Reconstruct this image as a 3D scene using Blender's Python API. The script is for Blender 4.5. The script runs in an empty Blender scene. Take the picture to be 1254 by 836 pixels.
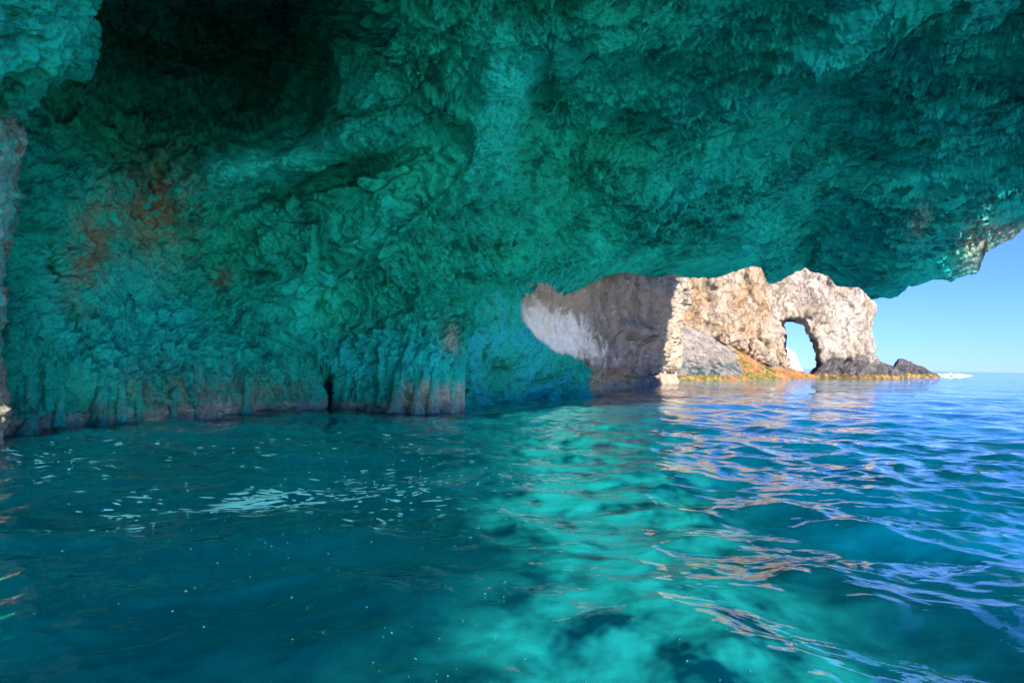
import bpy, bmesh, math, random
import numpy as np
from math import radians as R

# ------------------------------------------------------------------ camera, sky, sun, exposure
sc = bpy.context.scene
F, CX, CY, H = 836.0, 627.0, 445.0, 2.0          # focal length in photo pixels, optical centre, eye height
PHI = math.atan(0.01755)
cam = bpy.data.cameras.new('camera'); camo = bpy.data.objects.new('camera', cam)
sc.collection.objects.link(camo); sc.camera = camo
camo.location = (0, 0, H); camo.rotation_euler = (R(90), -PHI, 0)
cam.sensor_width = 36; cam.lens = 36 * F / 1254; cam.shift_y = (CY - 418) / 1254
cam.clip_start = 0.05; cam.clip_end = 30000

SUN_EL, SUN_AZ = 32.0, 150.0                       # azimuth clockwise from +Y: behind and to the right
w = bpy.data.worlds.new('World'); sc.world = w; w.use_nodes = True
nt = w.node_tree; bg = nt.nodes['Background']
sky = nt.nodes.new('ShaderNodeTexSky'); sky.sky_type = 'NISHITA'; sky.sun_disc = False
sky.sun_elevation = R(SUN_EL); sky.sun_rotation = R(SUN_AZ)
sky.air_density = 1.0; sky.dust_density = 0.0; sky.ozone_density = 3.5; sky.altitude = 0
tn = nt.nodes.new('ShaderNodeMix'); tn.data_type = 'RGBA'; tn.blend_type = 'MULTIPLY'; tn.inputs[0].default_value = 1; tn.inputs[7].default_value = (.18, .31, .72, 1)
nt.links.new(sky.outputs[0], tn.inputs[6]); nt.links.new(tn.outputs[2], bg.inputs['Color']); bg.inputs['Strength'].default_value = 0.12
sl = bpy.data.lights.new('sun', 'SUN'); sl.energy = 3.8; sl.angle = R(1.2); sl.color = (1.0, 0.95, 0.88)
so = bpy.data.objects.new('sun', sl); sc.collection.objects.link(so)
so.rotation_euler = (R(90 - SUN_EL), 0, R(180 - SUN_AZ)); so.location = (0, -30, 60)
vs = sc.view_settings
vs.view_transform = 'Standard'; vs.look = 'None'; vs.gamma = 1; vs.use_curve_mapping = False; vs.exposure = 1.7
cy = sc.cycles
cy.use_denoising = True; cy.use_adaptive_sampling = True; cy.adaptive_threshold = .02; cy.max_bounces = 7; cy.diffuse_bounces = 4; cy.transmission_bounces = 3
cy.glossy_bounces = 4; cy.transparent_max_bounces = 8; cy.sample_clamp_indirect = 6

# ------------------------------------------------------------------ geometry helpers
def at(px, py, Y):
    "point seen at photo pixel (px,py) at distance Y along the view axis"
    u = (np.asarray(px, float) - CX) / F; v = (CY - np.asarray(py, float)) / F
    x = u * math.cos(PHI) - v * math.sin(PHI); z = u * math.sin(PHI) + v * math.cos(PHI)
    Y = np.asarray(Y, float)
    return np.stack(np.broadcast_arrays(x * Y, Y, H + z * Y), -1)
def wl(px, py):
    "distance at which the water surface is seen at this pixel"
    z = (px - CX) / F * math.sin(PHI) + (CY - py) / F * math.cos(PHI)
    return -H / z
def pix(P):
    "photo pixel of world points"
    x = P[..., 0] / P[..., 1]; z = (P[..., 2] - H) / P[..., 1]
    u = x * math.cos(PHI) + z * math.sin(PHI); v = -x * math.sin(PHI) + z * math.cos(PHI)
    return CX + u * F, CY - v * F
def sstep(a, b, x):
    t = np.clip((x - a) / (b - a), 0, 1); return t * t * (3 - 2 * t)

U32 = np.uint32
def hash3(i, j, k, s):
    h = (i.astype(U32) * U32(374761393)) ^ (j.astype(U32) * U32(668265263)) ^ (k.astype(U32) * U32(2147483647 - 58)) ^ U32(s * 2654435761 % 4294967296)
    h = (h ^ (h >> U32(13))) * U32(1274126177); h = (h ^ (h >> U32(16))) * U32(2246822519)
    return h ^ (h >> U32(13))
def h01(h): return (h & U32(0xFFFFFF)).astype(np.float32) / np.float32(0xFFFFFF)
G = np.random.RandomState(1).normal(size=(256, 3)).astype(np.float32); G /= np.linalg.norm(G, axis=1)[:, None]
def perlin(p, s=0):
    p = p.astype(np.float32); i = np.floor(p).astype(np.int64); f = p - i
    u = f * f * f * (f * (f * 6 - 15) + 10); out = np.zeros(len(p), np.float32)
    for a in (0, 1):
        wx = u[:, 0] if a else 1 - u[:, 0]
        for b in (0, 1):
            wy = u[:, 1] if b else 1 - u[:, 1]
            for c in (0, 1):
                wz = u[:, 2] if c else 1 - u[:, 2]
                g = G[hash3(i[:, 0] + a, i[:, 1] + b, i[:, 2] + c, s) & U32(255)]
                out += wx * wy * wz * (g[:, 0] * (f[:, 0] - a) + g[:, 1] * (f[:, 1] - b) + g[:, 2] * (f[:, 2] - c))
    return out * 1.6
def fbm(p, o=4, s=0, gain=.5):
    r = 0; a = 1
    for k in range(o): r = r + a * perlin(p * 2.03 ** k + 7.3 * k, s + k); a *= gain
    return r
def ridged(p, o=4, s=0, gain=.5):
    r = 0; a = 1
    for k in range(o): r = r + a * (1 - 2 * np.abs(perlin(p * 2.05 ** k + 3.1 * k, s + k))); a *= gain
    return r
def facet(p, s=0, sharp=22.0):
    "chipped rock: every cell is a plane tilted its own way, with narrow soft borders"
    p = p.astype(np.float32); i = np.floor(p).astype(np.int64); n = len(p)
    num = np.zeros(n, np.float32); den = np.full(n, 1e-12, np.float32)
    for a in (-1, 0, 1):
        for b in (-1, 0, 1):
            for c in (-1, 0, 1):
                h = hash3(i[:, 0] + a, i[:, 1] + b, i[:, 2] + c, s)
                h2 = h * U32(747796405) + U32(2891336453); h3 = h2 * U32(747796405) + U32(277803737)
                dx = p[:, 0] - (i[:, 0] + a + h01(h)).astype(np.float32); dy = p[:, 1] - (i[:, 1] + b + h01(h2 >> U32(4))).astype(np.float32); dz = p[:, 2] - (i[:, 2] + c + h01(h3 >> U32(7))).astype(np.float32)
                g = G[(h >> U32(9)) & U32(255)]
                v = g[:, 0] * dx + g[:, 1] * dy + g[:, 2] * dz + (h01(h3) - .5) * .8
                wt = np.exp(np.float32(-sharp) * (dx * dx + dy * dy + dz * dz))
                num += wt * v; den += wt
    return num / den

def mesh_obj(name, verts, faces, mat, attrs=None, parent=None, smooth=True, normals=None):
    me = bpy.data.meshes.new(name)
    verts = np.ascontiguousarray(verts, np.float32); faces = np.ascontiguousarray(faces, np.int32)
    k = faces.shape[1]
    me.vertices.add(len(verts)); me.vertices.foreach_set('co', verts.ravel())
    me.loops.add(faces.size); me.loops.foreach_set('vertex_index', faces.ravel())
    me.polygons.add(len(faces)); me.polygons.foreach_set('loop_start', np.arange(0, faces.size, k, dtype=np.int32))
    me.polygons.foreach_set('use_smooth', np.full(len(faces), smooth))
    me.update(calc_edges=True); me.validate()
    for an, av in (attrs or {}).items():
        a = me.attributes.new(an, 'FLOAT_COLOR', 'POINT')
        a.data.foreach_set('color', np.ascontiguousarray(np.concatenate([av, np.zeros((len(av), 4 - av.shape[1]))], 1), np.float32).ravel())
    if normals is not None: me.normals_split_custom_set_from_vertices(normals.tolist())
    me.materials.append(mat)
    o = bpy.data.objects.new(name, me); sc.collection.objects.link(o)
    if parent: o.parent = parent
    return o
def grid_faces(nr, nc, flip=False):
    a = np.arange(nr * nc).reshape(nr, nc)
    f = np.stack([a[:-1, :-1], a[:-1, 1:], a[1:, 1:], a[1:, :-1]], -1).reshape(-1, 4)
    return f[:, ::-1] if flip else f
def grid_normals(P):
    du = np.gradient(P, axis=1); dv = np.gradient(P, axis=0)
    n = np.cross(du, dv); return n / (np.linalg.norm(n, axis=-1, keepdims=True) + 1e-9)
def blur(a, k, it=1):
    for _ in range(it):
        for ax in (0, 1):
            pad = [(k, k) if i == ax else (0, 0) for i in range(a.ndim)]
            c = np.cumsum(np.pad(a, [(k + 1, k) if i == ax else (0, 0) for i in range(a.ndim)], mode='edge'), axis=ax)
            n = a.shape[ax]
            a = (np.take(c, range(2 * k + 1, 2 * k + 1 + n), axis=ax) - np.take(c, range(0, n), axis=ax)) / (2 * k + 1)
    return a
def structure(o): o['kind'] = 'structure'; return o
def tag(o, label, cat, group=None):
    o['label'] = label; o['category'] = cat
    if group: o['group'] = group
    return o

# ------------------------------------------------------------------ materials
class Nodes:
    def __init__(s, name):
        s.m = bpy.data.materials.new(name); s.m.use_nodes = True; s.t = s.m.node_tree; s.n = s.t.nodes; s.n.clear()
        s.out = s.n.new('ShaderNodeOutputMaterial')
    def new(s, t, **kw):
        n = s.n.new('ShaderNode' + t)
        for k, v in kw.items(): setattr(n, k, v)
        return n
    def link(s, a, b): s.t.links.new(a, b)
    def put(s, sock, v):
        if hasattr(v, 'is_output') or isinstance(v, bpy.types.NodeSocket): s.link(v, sock)
        elif isinstance(v, (tuple, list)) and len(v) == 3 and sock.type == 'RGBA': sock.default_value = (*v, 1)
        else: sock.default_value = v
    def coord(s, scale=(1, 1, 1), rot=(0, 0, 0)):
        g = s.new('NewGeometry'); m = s.new('Mapping'); s.link(g.outputs['Position'], m.inputs[0])
        m.inputs['Scale'].default_value = scale; m.inputs['Rotation'].default_value = rot; return m.outputs[0]
    def noise(s, vec, scale, detail=4, rough=.55, dist=0):
        n = s.new('TexNoise'); s.link(vec, n.inputs['Vector']); n.inputs['Scale'].default_value = scale
        n.inputs['Detail'].default_value = detail; n.inputs['Roughness'].default_value = rough; n.inputs['Distortion'].default_value = dist
        return n.outputs['Fac']
    def ramp(s, fac, a, b):
        n = s.new('MapRange', interpolation_type='SMOOTHSTEP'); s.link(fac, n.inputs['Value'])
        n.inputs['From Min'].default_value = a; n.inputs['From Max'].default_value = b; return n.outputs[0]
    def mix(s, fac, a, b, mode='MIX'):
        n = s.new('Mix', data_type='RGBA', blend_type=mode); s.put(n.inputs[0], fac); s.put(n.inputs[6], a); s.put(n.inputs[7], b); return n.outputs[2]
    def math(s, op, a, b=0.0, clamp=False):
        n = s.new('Math', operation=op, use_clamp=clamp); s.put(n.inputs[0], a); s.put(n.inputs[1], b); return n.outputs[0]
    def attr(s, name):
        a = s.new('Attribute', attribute_name=name); sep = s.new('SeparateColor'); s.link(a.outputs['Color'], sep.inputs[0]); s.alpha = a.outputs['Alpha']; return sep.outputs
    def bump(s, h, strength, dist, normal=None):
        b = s.new('Bump'); s.link(h, b.inputs['Height']); b.inputs['Strength'].default_value = strength; b.inputs['Distance'].default_value = dist
        if normal is not None: s.link(normal, b.inputs['Normal'])
        return b.outputs[0]
    def principled(s, col, rough, normal=None, spec=.3):
        p = s.new('BsdfPrincipled'); s.put(p.inputs['Base Color'], col); s.put(p.inputs['Roughness'], rough)
        p.inputs['Specular IOR Level'].default_value = spec
        if normal is not None: s.link(normal, p.inputs['Normal'])
        s.link(p.outputs[0], s.out.inputs[0]); return p

def cave_material():
    "limestone with the teal light off the water put into its colour; attribute tint: r = rust staining, g = pale rock, b = blue-green balance"
    k = Nodes('cave_rock'); v = k.coord(); r, g, b = k.attr('tint')[:3]
    n1 = k.noise(v, .35, 5); n2 = k.noise(v, 1.7, 6, .62); n3 = k.noise(v, 7, 6, .65)
    col = k.mix(k.ramp(b, .25, .75), (.008, .58, .33), (.006, .52, .43))  # teal light reflected off the water, painted as the rock's base colour
    col = k.mix(k.ramp(n1, .35, .68), col, (.008, .63, .43))
    col = k.mix(k.math('MULTIPLY', k.ramp(n2, .52, .70), .55), col, (.004, .15, .13))
    col = k.mix(k.math('MULTIPLY', k.ramp(n3, .55, .75), .45), col, (.02, .74, .64))
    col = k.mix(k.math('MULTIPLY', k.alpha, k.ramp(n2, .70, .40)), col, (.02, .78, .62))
    m_ = k.new('Mapping'); k.link(k.coord((1, 1, 1), (0, 0, R(41))), m_.inputs[0]); m_.inputs['Scale'].default_value = (.36, 1, 1)
    gz = k.new('NewGeometry'); sz = k.new('SeparateXYZ'); k.link(gz.outputs['Position'], sz.inputs[0])
    fl1 = k.noise(m_.outputs[0], 2.4, 9, .72, 0); fl2 = k.noise(k.coord((1, 1, .26)), 2.8, 8, .70, 0); low_ = k.ramp(sz.outputs[2], 6.0, 3.0)
    mf = k.new('Mix', data_type='FLOAT'); k.link(low_, mf.inputs[0]); k.link(fl1, mf.inputs[2]); k.link(fl2, mf.inputs[3]); flake = mf.outputs[0]
    calm = k.math('ADD', k.math('MULTIPLY', k.ramp(k.noise(v, .28, 4, .55), .40, .58), .75), .25); grain = k.noise(v, 11, 7, .7)
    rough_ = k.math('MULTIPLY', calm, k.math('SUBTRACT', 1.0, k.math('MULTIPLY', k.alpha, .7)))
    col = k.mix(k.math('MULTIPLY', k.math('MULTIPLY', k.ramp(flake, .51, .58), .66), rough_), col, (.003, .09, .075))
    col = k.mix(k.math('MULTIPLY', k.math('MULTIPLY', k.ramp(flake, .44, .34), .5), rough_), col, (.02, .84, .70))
    col = k.mix(k.math('MULTIPLY', k.ramp(grain, .52, .64), .6), col, (.003, .12, .10))
    rust = k.math('MULTIPLY', r, k.ramp(n2, .36, .56))
    col = k.mix(rust, col, k.mix(k.ramp(grain, .35, .6), (.34, .18, .09), (.20, .10, .05)))
    pale = k.math('MULTIPLY', g, k.ramp(k.math('ADD', k.noise(k.coord((1, 1, .16)), 3.2, 6, .68), k.math('MULTIPLY', g, .2)), .46, .62))
    col = k.mix(pale, col, k.mix(k.ramp(grain, .4, .6), (.60, .57, .42), (.38, .37, .26)))
    nb = k.bump(k.math('MULTIPLY', flake, rough_), 1.0, .5)
    nb = k.bump(k.noise(v, 4, 9, .70), .7, .2, nb)
    nb = k.bump(grain, .7, .06, nb)
    k.principled(col, .8, nb, .12); return k.m

def sea_cliff_material(name, pale, mid, dark, orange, hi=5.5, lo=1.6, det=1.0, blot=None, spill=None):
    "sun-bleached limestone with a dark wet belt and a yellow-orange tidal belt"
    k = Nodes(name); v = k.coord(); g = k.new('NewGeometry'); sx = k.new('SeparateXYZ'); k.link(g.outputs['Position'], sx.inputs[0])
    n1 = k.noise(v, .16 * det, 6, .6); n2 = k.noise(v, .8 * det, 7, .66); n3 = k.noise(v, 3.2 * det, 5, .6)
    ns = k.noise(k.coord((1, 1, .2)), 1.3 * det, 6, .62)
    col = k.mix(k.ramp(n1, .40, .62), pale, mid)
    col = k.mix(k.math('MULTIPLY', k.ramp(n2, .56, .70), .35), col, (.36, .20, .11))
    col = k.mix(k.math('MULTIPLY', k.ramp(ns, .55, .68), .45), col, (.22, .18, .15))
    col = k.mix(k.math('MULTIPLY', k.ramp(n3, .52, .7), .4), col, (.66, .58, .50))
    crk = k.math('ABSOLUTE', k.math('SUBTRACT', k.noise(k.coord((1, 1, .7)), .33 * det, 7, .62, .8), .5))
    col = k.mix(k.math('MULTIPLY', k.ramp(crk, .014, .003), .38), col, (.13, .085, .055))
    z = sx.outputs[2]
    zd = k.math('ADD', z, k.math('MULTIPLY', k.math('SUBTRACT', k.noise(v, .25 * det, 6, .65), .5), hi * 1.6))
    dk = k.mix(k.ramp(n2, .42, .62), dark, tuple(min(1, c * 2.4) for c in dark))
    if blot: dk = k.mix(k.ramp(k.noise(v, .35 * det, 5, .65), .44, .54), dk, blot)
    col = k.mix(k.ramp(zd, hi * 1.2, hi * .8), col, dk)
    og = k.mix(k.ramp(n2, .38, .60), orange, tuple(c * .35 for c in orange))
    zo = k.math('ADD', z, k.math('MULTIPLY', k.math('SUBTRACT', k.noise(v, .7 * det, 6, .68), .5), lo * 2.2))
    if spill:                                                              # a broad ochre stain over one end of the rock
        zo = k.math('SUBTRACT', zo, k.math('MULTIPLY', k.ramp(k.math('ADD', sx.outputs[0], k.math('MULTIPLY', k.noise(v, .25, 4), 6.0)), spill[0] + 3, spill[1] + 3), spill[2]))
        og = k.mix(k.ramp(n1, .4, .6), og, (.48, .20, .08))
    col = k.mix(k.ramp(zo, lo * 1.15, lo * .85), col, og)
    nb = k.bump(k.noise(v, .9 * det, 9, .70), 1.0, 1.1 / det); nb = k.bump(k.ramp(crk, 0, .03), .8, .5 / det, nb)
    k.principled(col, .85, nb, .2); return k.m

# ------------------------------------------------------------------ the cave: wall and ceiling
def rbf(points, values, c=.12):
    d = np.linalg.norm(points[:, None] - points[None], axis=-1)
    A = np.sqrt(d * d + c * c); n = len(points)
    M = np.zeros((n + 4, n + 4)); M[:n, :n] = A + np.eye(n) * -2e-3; M[:n, n] = 1; M[:n, n + 1:] = points; M[n, :n] = 1; M[n + 1:, :n] = points.T
    M[n:, n:] -= np.eye(4) * 1e-9
    wts = np.linalg.solve(M, np.concatenate([values, np.zeros(4)]))
    def f(q):
        out = np.empty(len(q))
        for s in range(0, len(q), 60000):
            x = q[s:s + 60000]; dd = np.linalg.norm(x[:, None] - points[None], axis=-1)
            out[s:s + 60000] = np.sqrt(dd * dd + c * c) @ wts[:n] + wts[n] + x @ wts[n + 1:]
        return out
    return f

EYE = np.array([0, 0, H])
base_line = [(-400, 566), (-120, 541), (0, 530), (60, 524), (150, 517), (250, 508), (330, 503), (400, 499), (450, 501), (500, 503), (545, 504), (563, 502)]
lip_line = [(574, 402), (600, 398), (620, 394), (640, 390), (655, 380), (672, 370), (700, 359), (725, 347), (745, 338), (765, 333), (785, 337), (800, 339), (815, 338), (825, 335), (832, 338),
            (848, 340), (862, 341), (878, 339), (893, 334), (905, 330), (922, 327), (931, 327), (935, 333), (939, 345), (945, 347), (954, 343), (968, 335), (980, 329), (986, 326),
            (994, 331), (1006, 334), (1015, 338), (1024, 350), (1036, 352), (1052, 352), (1060, 360), (1067, 367), (1078, 365), (1090, 366), (1099, 364), (1108, 355), (1113, 350), (1122, 351), (1134, 345),
            (1144, 341), (1158, 342), (1164, 345), (1172, 340), (1184, 337), (1197, 335), (1202, 322), (1206, 309), (1216, 303), (1228, 297), (1240, 292), (1254, 280), (1268, 262), (1282, 215), (1298, 140), (1318, 40), (1345, -80), (1390, -260), (1460, -500)]
ctrl = [(x, y, wl(x, y)) for x, y in base_line] + [
    (-120, 400, 15), (0, 400, 18.2), (100, 400, 20.4), (200, 400, 23.6), (300, 400, 26.4), (400, 420, 28.2), (480, 430, 27.4), (555, 430, 28),
    (0, 300, 18.6), (60, 250, 20.5), (150, 270, 23.5), (220, 265, 25.5), (90, 170, 24), (30, 60, 26), (150, 100, 33), (250, 60, 40), (330, 50, 40), (345, 120, 35), (200, 150, 32), (250, 0, 44), (150, 0, 38), (380, 10, 33),
    (225, 205, 26), (300, 192, 25.4), (380, 178, 24.4), (450, 155, 23), (300, 225, 27.2), (390, 212, 26.6), (470, 180, 24.2),
    (300, 320, 27), (400, 300, 26), (450, 350, 27.6), (540, 385, 29), (574, 402, 30), (600, 398, 32), (640, 390, 36), (420, 110, 21.5), (470, 100, 20.5),
    (480, 230, 23.5), (600, 200, 24), (700, 200, 27), (530, 300, 26), (600, 320, 29), (700, 300, 32), (700, 359, 38), (765, 333, 41), (830, 337, 43), (905, 330, 44), (940, 347, 45), (985, 326, 46.5), (1080, 366, 46), (1200, 335, 46), (1254, 280, 44), (1290, 268, 43.5), (1282, 215, 35), (1298, 140, 27), (1318, 40, 20), (1345, -80, 16), (1390, -260, 12.5),
    (450, 50, 20.5), (600, 50, 18.3), (750, 50, 18.6), (900, 50, 19), (1050, 50, 19.5), (1254, 50, 20), (440, 0, 19.5), (600, 0, 16.6), (900, 0, 17), (1254, 0, 18),
    (800, 150, 25), (950, 150, 27), (1100, 150, 28), (1254, 150, 27), (800, 260, 33), (900, 250, 34), (930, 300, 40), (1000, 300, 42), (1050, 260, 36), (1150, 250, 34), (1254, 220, 34)]
C = np.array(ctrl); CP = at(C[:, 0], C[:, 1], C[:, 2]) - EYE
for az, el, r in [(-25, 38, 18), (-10, 36, 16), (10, 38, 15.5), (30, 38, 15.5), (50, 38, 15.5), (-45, 40, 14), (-45, 62, 10.5), (-20, 62, 10.5), (10, 62, 10.5), (-70, 62, 10.5), (-70, 30, 14), (-70, 0, 12), (-100, 0, 10), (-100, 30, 12), (-100, 62, 10.5), (-60, -6, 13)]:
    a, e = R(az), R(el); CP = np.vstack([CP, [r * math.cos(e) * math.sin(a), r * math.cos(e) * math.cos(a), r * math.sin(e)]])
rad = np.linalg.norm(CP, axis=1)
field = rbf(CP / rad[:, None], np.log(rad))

AZ = np.concatenate([np.arange(-100, -42, 2.0), np.linspace(-42, 40, 900), np.arange(40.3, 44.5, .3)])
px_az = CX + F * np.tan(np.radians(np.clip(AZ, -75, 75)))
line = np.array(base_line + lip_line)
bp = at(line[:, 0], line[:, 1], 1.0) - EYE
laz = np.degrees(np.arctan2(bp[:, 0], bp[:, 1])); lel = np.degrees(np.arctan2(bp[:, 2], np.hypot(bp[:, 0], bp[:, 1])))
bot = np.interp(AZ, laz, lel)
wwl = 1 - np.interp(AZ, [laz[11], laz[12]], [0, 1])                       # 1 where the surface meets the water
top = np.interp(AZ, [-100, -30, -14, -4, 8, 40, 45], [74, 73, 62, 50, 44, 42, 42])
top = np.maximum(top, bot + 1)
fr_top = np.minimum(33, top - .5); fr_top = np.maximum(fr_top, bot + .5)
NR1, NR2 = 500, 14
t1 = np.linspace(0, 1, NR1)[:, None]; t2 = np.linspace(0, 1, NR2 + 1)[1:, None]
def sm(a, deg):
    g = np.arange(-110, 90, .05); gi = np.interp(g, AZ, a); kx = np.arange(-int(3 * deg / .05), int(3 * deg / .05) + 1) * .05; kw = np.exp(-.5 * (kx / deg) ** 2)
    return np.interp(AZ, g, np.convolve(np.pad(gi, len(kx) // 2, mode='edge'), kw / kw.sum(), 'valid'))
bs = sm(bot, 3.0); wws = sm(wwl, 1.0)
bs2 = sm(bot, .55)
EL = np.concatenate([bs + (fr_top - bs) * t1 + (bs2 - bs) * np.clip(1 - t1 / .4, 0, 1) ** 2 + (bot - bs2) * np.clip(1 - t1 / .07, 0, 1) ** 2, fr_top + (top - fr_top) * t2], 0)
A2, E2 = np.radians(np.broadcast_to(AZ, EL.shape)), np.radians(EL)
D = np.stack([np.cos(E2) * np.sin(A2), np.cos(E2) * np.cos(A2), np.sin(E2)], -1)
rr = np.exp(field(D.reshape(-1, 3))).reshape(EL.shape)
P = EYE + D * rr[..., None]
ppx, ppy = pix(P)
# shaped features of the big form: shelf, its undercut, small grotto at the waterline, smooth slab
def spot(px, py, cx, cy, sx, sy, ang=0, p=2.0):
    a = R(ang); dx, dy = px - cx, py - cy
    u = (dx * math.cos(a) + dy * math.sin(a)) / sx; v = (-dx * math.sin(a) + dy * math.cos(a)) / sy
    return np.exp(-(np.abs(u) ** p + np.abs(v) ** p))
front = P[..., 1] > 3
def ft(*a, **k): return np.where(front, spot(ppx, ppy, *a, **k), 0)
dr = (-2.5 * ft(352, 176, 135, 36, -15, 3) + 1.7 * ft(400, 222, 105, 9, -19, 3) - 1.7 * ft(436, 100, 44, 36, 0, 3) + 1.2 * ft(435, 140, 40, 8, -10)
      + 9.0 * ft(401, 492, 14, 32, 0, 4) + 1.0 * ft(66, 345, 12, 70, -20) + 1.5 * ft(120, 60, 60, 60) + .9 * ft(315, 335, 16, 8) - .6 * ft(320, 300, 60, 22, -25)
      + 1.2 * ft(1040, 150, 60, 40, 30) + 1.0 * ft(1090, 40, 35, 60) - 1.0 * ft(610, 135, 34, 95, 12, 4) + .7 * ft(665, 120, 16, 70, 5)
      - .8 * ft(1130, 190, 80, 18, -18) - 1.1 * ft(940, 290, 60, 14, -25) + 1.6 * ft(990, 300, 12, 40, 10) + .8 * ft(700, 190, 70, 20, -20) - .6 * ft(480, 300, 120, 22, -38))
P = P + D * dr[..., None]
nrm = blur(grid_normals(P), 5, 2); nrm /= np.linalg.norm(nrm, axis=-1, keepdims=True) + 1e-9
if (nrm * D).sum() > 0: nrm = -nrm                                          # towards the viewer's side of the rock
ds = np.array([.74, -.64, .2]); ds /= np.linalg.norm(ds)                   # run of the bedding
Q = P.reshape(-1, 3); fpx, fpy = ppx.ravel(), ppy.ravel()
warp = np.stack([fbm(Q * .22 + 11 * k, 3, 40 + k) for k in range(3)], 1)
Qs = Q + .45 * warp
S = Qs - ds * (Qs @ ds)[:, None] * .58                                     # stretched along the bedding
flut = np.stack([Q[:, 0], Q[:, 1], Q[:, 2] * .16], 1)
onwall = np.broadcast_to(wws, EL.shape).ravel() * (1 - sstep(.8, 5.0, Q[:, 2]))
f1 = facet(S * .42, 1, 40); f2 = facet(S * 1.2 + 5, 2, 50); f3 = facet(S * 2.9 + 9, 3, 50); f4 = facet(Qs * 6.5 + 2, 4, 50)
nb_ = np.array([.52, .62, .58]); nb_ /= np.linalg.norm(nb_)
def saw(freq, seed, wob, cut=.86):
    h = (Qs @ nb_) * freq + wob * fbm(S * .45 * max(1, freq * .6), 3, seed); t = h - np.floor(h)
    return np.where(t < cut, t / cut, (1 - t) / (1 - cut)) - .5, h01(hash3(np.floor(h).astype(np.int64), np.zeros(len(h), np.int64), np.zeros(len(h), np.int64), seed))
w1, r1 = saw(.75, 61, 1.3); w2, r2 = saw(2.1, 64, 1.5, .8)
patch = .35 + .65 * sstep(-.35, .3, fbm(Q * .17 + 4, 3, 75)); patch2 = sstep(-.2, .35, fbm(Q * .3 + 9, 3, 78))
slab = np.clip(np.where(front.ravel(), spot(fpx, fpy, 610, 135, 48, 105, 12, 4) + 1.0 * spot(fpx, fpy, 350, 195, 150, 44, -15, 4) + 1.0 * spot(fpx, fpy, 432, 108, 50, 42, 0, 4) + .6 * spot(fpx, fpy, 930, 295, 70, 25, -25), 0), 0, 1)
rough = 1 - .62 * slab
pit = rough * -np.clip(fbm(S * 1.6, 3, 70) - .25, 0, 1)
wallk = 1 - .75 * onwall
fine = rough * patch * (.20 * f3 + .10 * f4) + .045 * fbm(Qs * 6, 3, 21)
disp = (.75 * fbm(Qs * .16, 3, 5) + .36 * f1 * rough * wallk + rough * wallk * (.62 * w1 * r1 + .30 * w2 * (.4 + r2) * patch2)
        + rough * patch * (.30 * f2 + .08 * ridged(S * 3.4, 3, 15) + .8 * pit) * (1 - .3 * onwall)
        + onwall * (.30 * ridged(flut * 1.1, 3, 27) + .2 * fbm(flut * 3.2, 3, 33)))
tt = np.concatenate([np.broadcast_to(t1, (NR1, len(AZ))), np.ones((NR2, len(AZ)))], 0)
edge = (EL - sm(bot, .8)[None]) * np.pi / 180 * rr                                  # metres from the lower rim
taper = (.10 + .90 * sstep(0, 2.6, edge)) * (1 - .0 * tt)
taper = taper + (np.maximum(taper, .75) - taper) * wws[None]
grot = 1 - .9 * np.where(front, spot(ppx, ppy, 401, 490, 18, 38, 0, 4), 0); taper = taper * grot
P = P + nrm * (disp.reshape(EL.shape) * taper + fine.reshape(EL.shape) * (.4 + .6 * taper))[..., None]
# below the rim: under water along the wall, back and up over the outer face along the lip, its unseen height added to shade the cliff wall
low = P[0]; out = D[0] * np.array([1, 1, 0]); out /= np.linalg.norm(out, axis=1)[:, None]
rows = []
for s, up in [(26, 33), (14, 33), (5, 28), (4.2, 12), (3.0, 4), (1.8, 1.6), (.9, .55), (.35, .12)]:
    lipr = low + out * s + np.array([0, 0, up]) * np.array([1, 1, 1]) + 0
    wlr = low + out * min(s, 4) * .12 + np.array([0, 0, -min(s, 6) * 1.0])
    rows.append(wwl[:, None] * wlr + (1 - wwl)[:, None] * lipr)
# above the top rim: unseen cliff face of the headland, carried up as a mass for its shade
hi = P[-1]; rows_top = [hi + np.array([0, 0, .8]) - out * .3, hi + np.array([0, 0, 6.]) - out * .2, hi + np.array([0, 0, 30.]) + out * 1.5]
PF = np.concatenate([np.stack(rows), P, np.stack(rows_top)], 0)
nrows, ncols = PF.shape[:2]
allp = PF.reshape(-1, 3); gpx, gpy = pix(np.where(PF[..., 1:2] > 3, PF, np.array([0, 5., 90.])))
gpx, gpy = gpx.ravel(), gpy.ravel()
lowf = fbm(allp * .13, 3, 60)
rust = np.clip(.95 * spot(gpx, gpy, 190, 250, 40, 60, 0) + .9 * spot(gpx, gpy, 110, 300, 26, 60, 15) + .45 * spot(gpx, gpy, 200, 480, 70, 30) + .4 * spot(gpx, gpy, 330, 480, 60, 16) + .75 * spot(gpx, gpy, 270, 340, 14, 10)
               + .9 * spot(gpx, gpy, 1195, 300, 22, 34, 20) + .7 * spot(gpx, gpy, 1240, 285, 30, 14) + .0 * lowf, 0, 1)
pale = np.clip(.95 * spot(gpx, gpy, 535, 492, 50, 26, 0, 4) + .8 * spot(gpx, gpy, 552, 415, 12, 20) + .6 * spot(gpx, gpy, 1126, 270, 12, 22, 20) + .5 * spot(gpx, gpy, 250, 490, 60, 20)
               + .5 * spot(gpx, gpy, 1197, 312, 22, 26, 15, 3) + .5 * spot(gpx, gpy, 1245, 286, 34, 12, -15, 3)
               + .75 * (1 - sstep(.12, .55, allp[:, 2])) * (gpx < 600), 0, 1)
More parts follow.
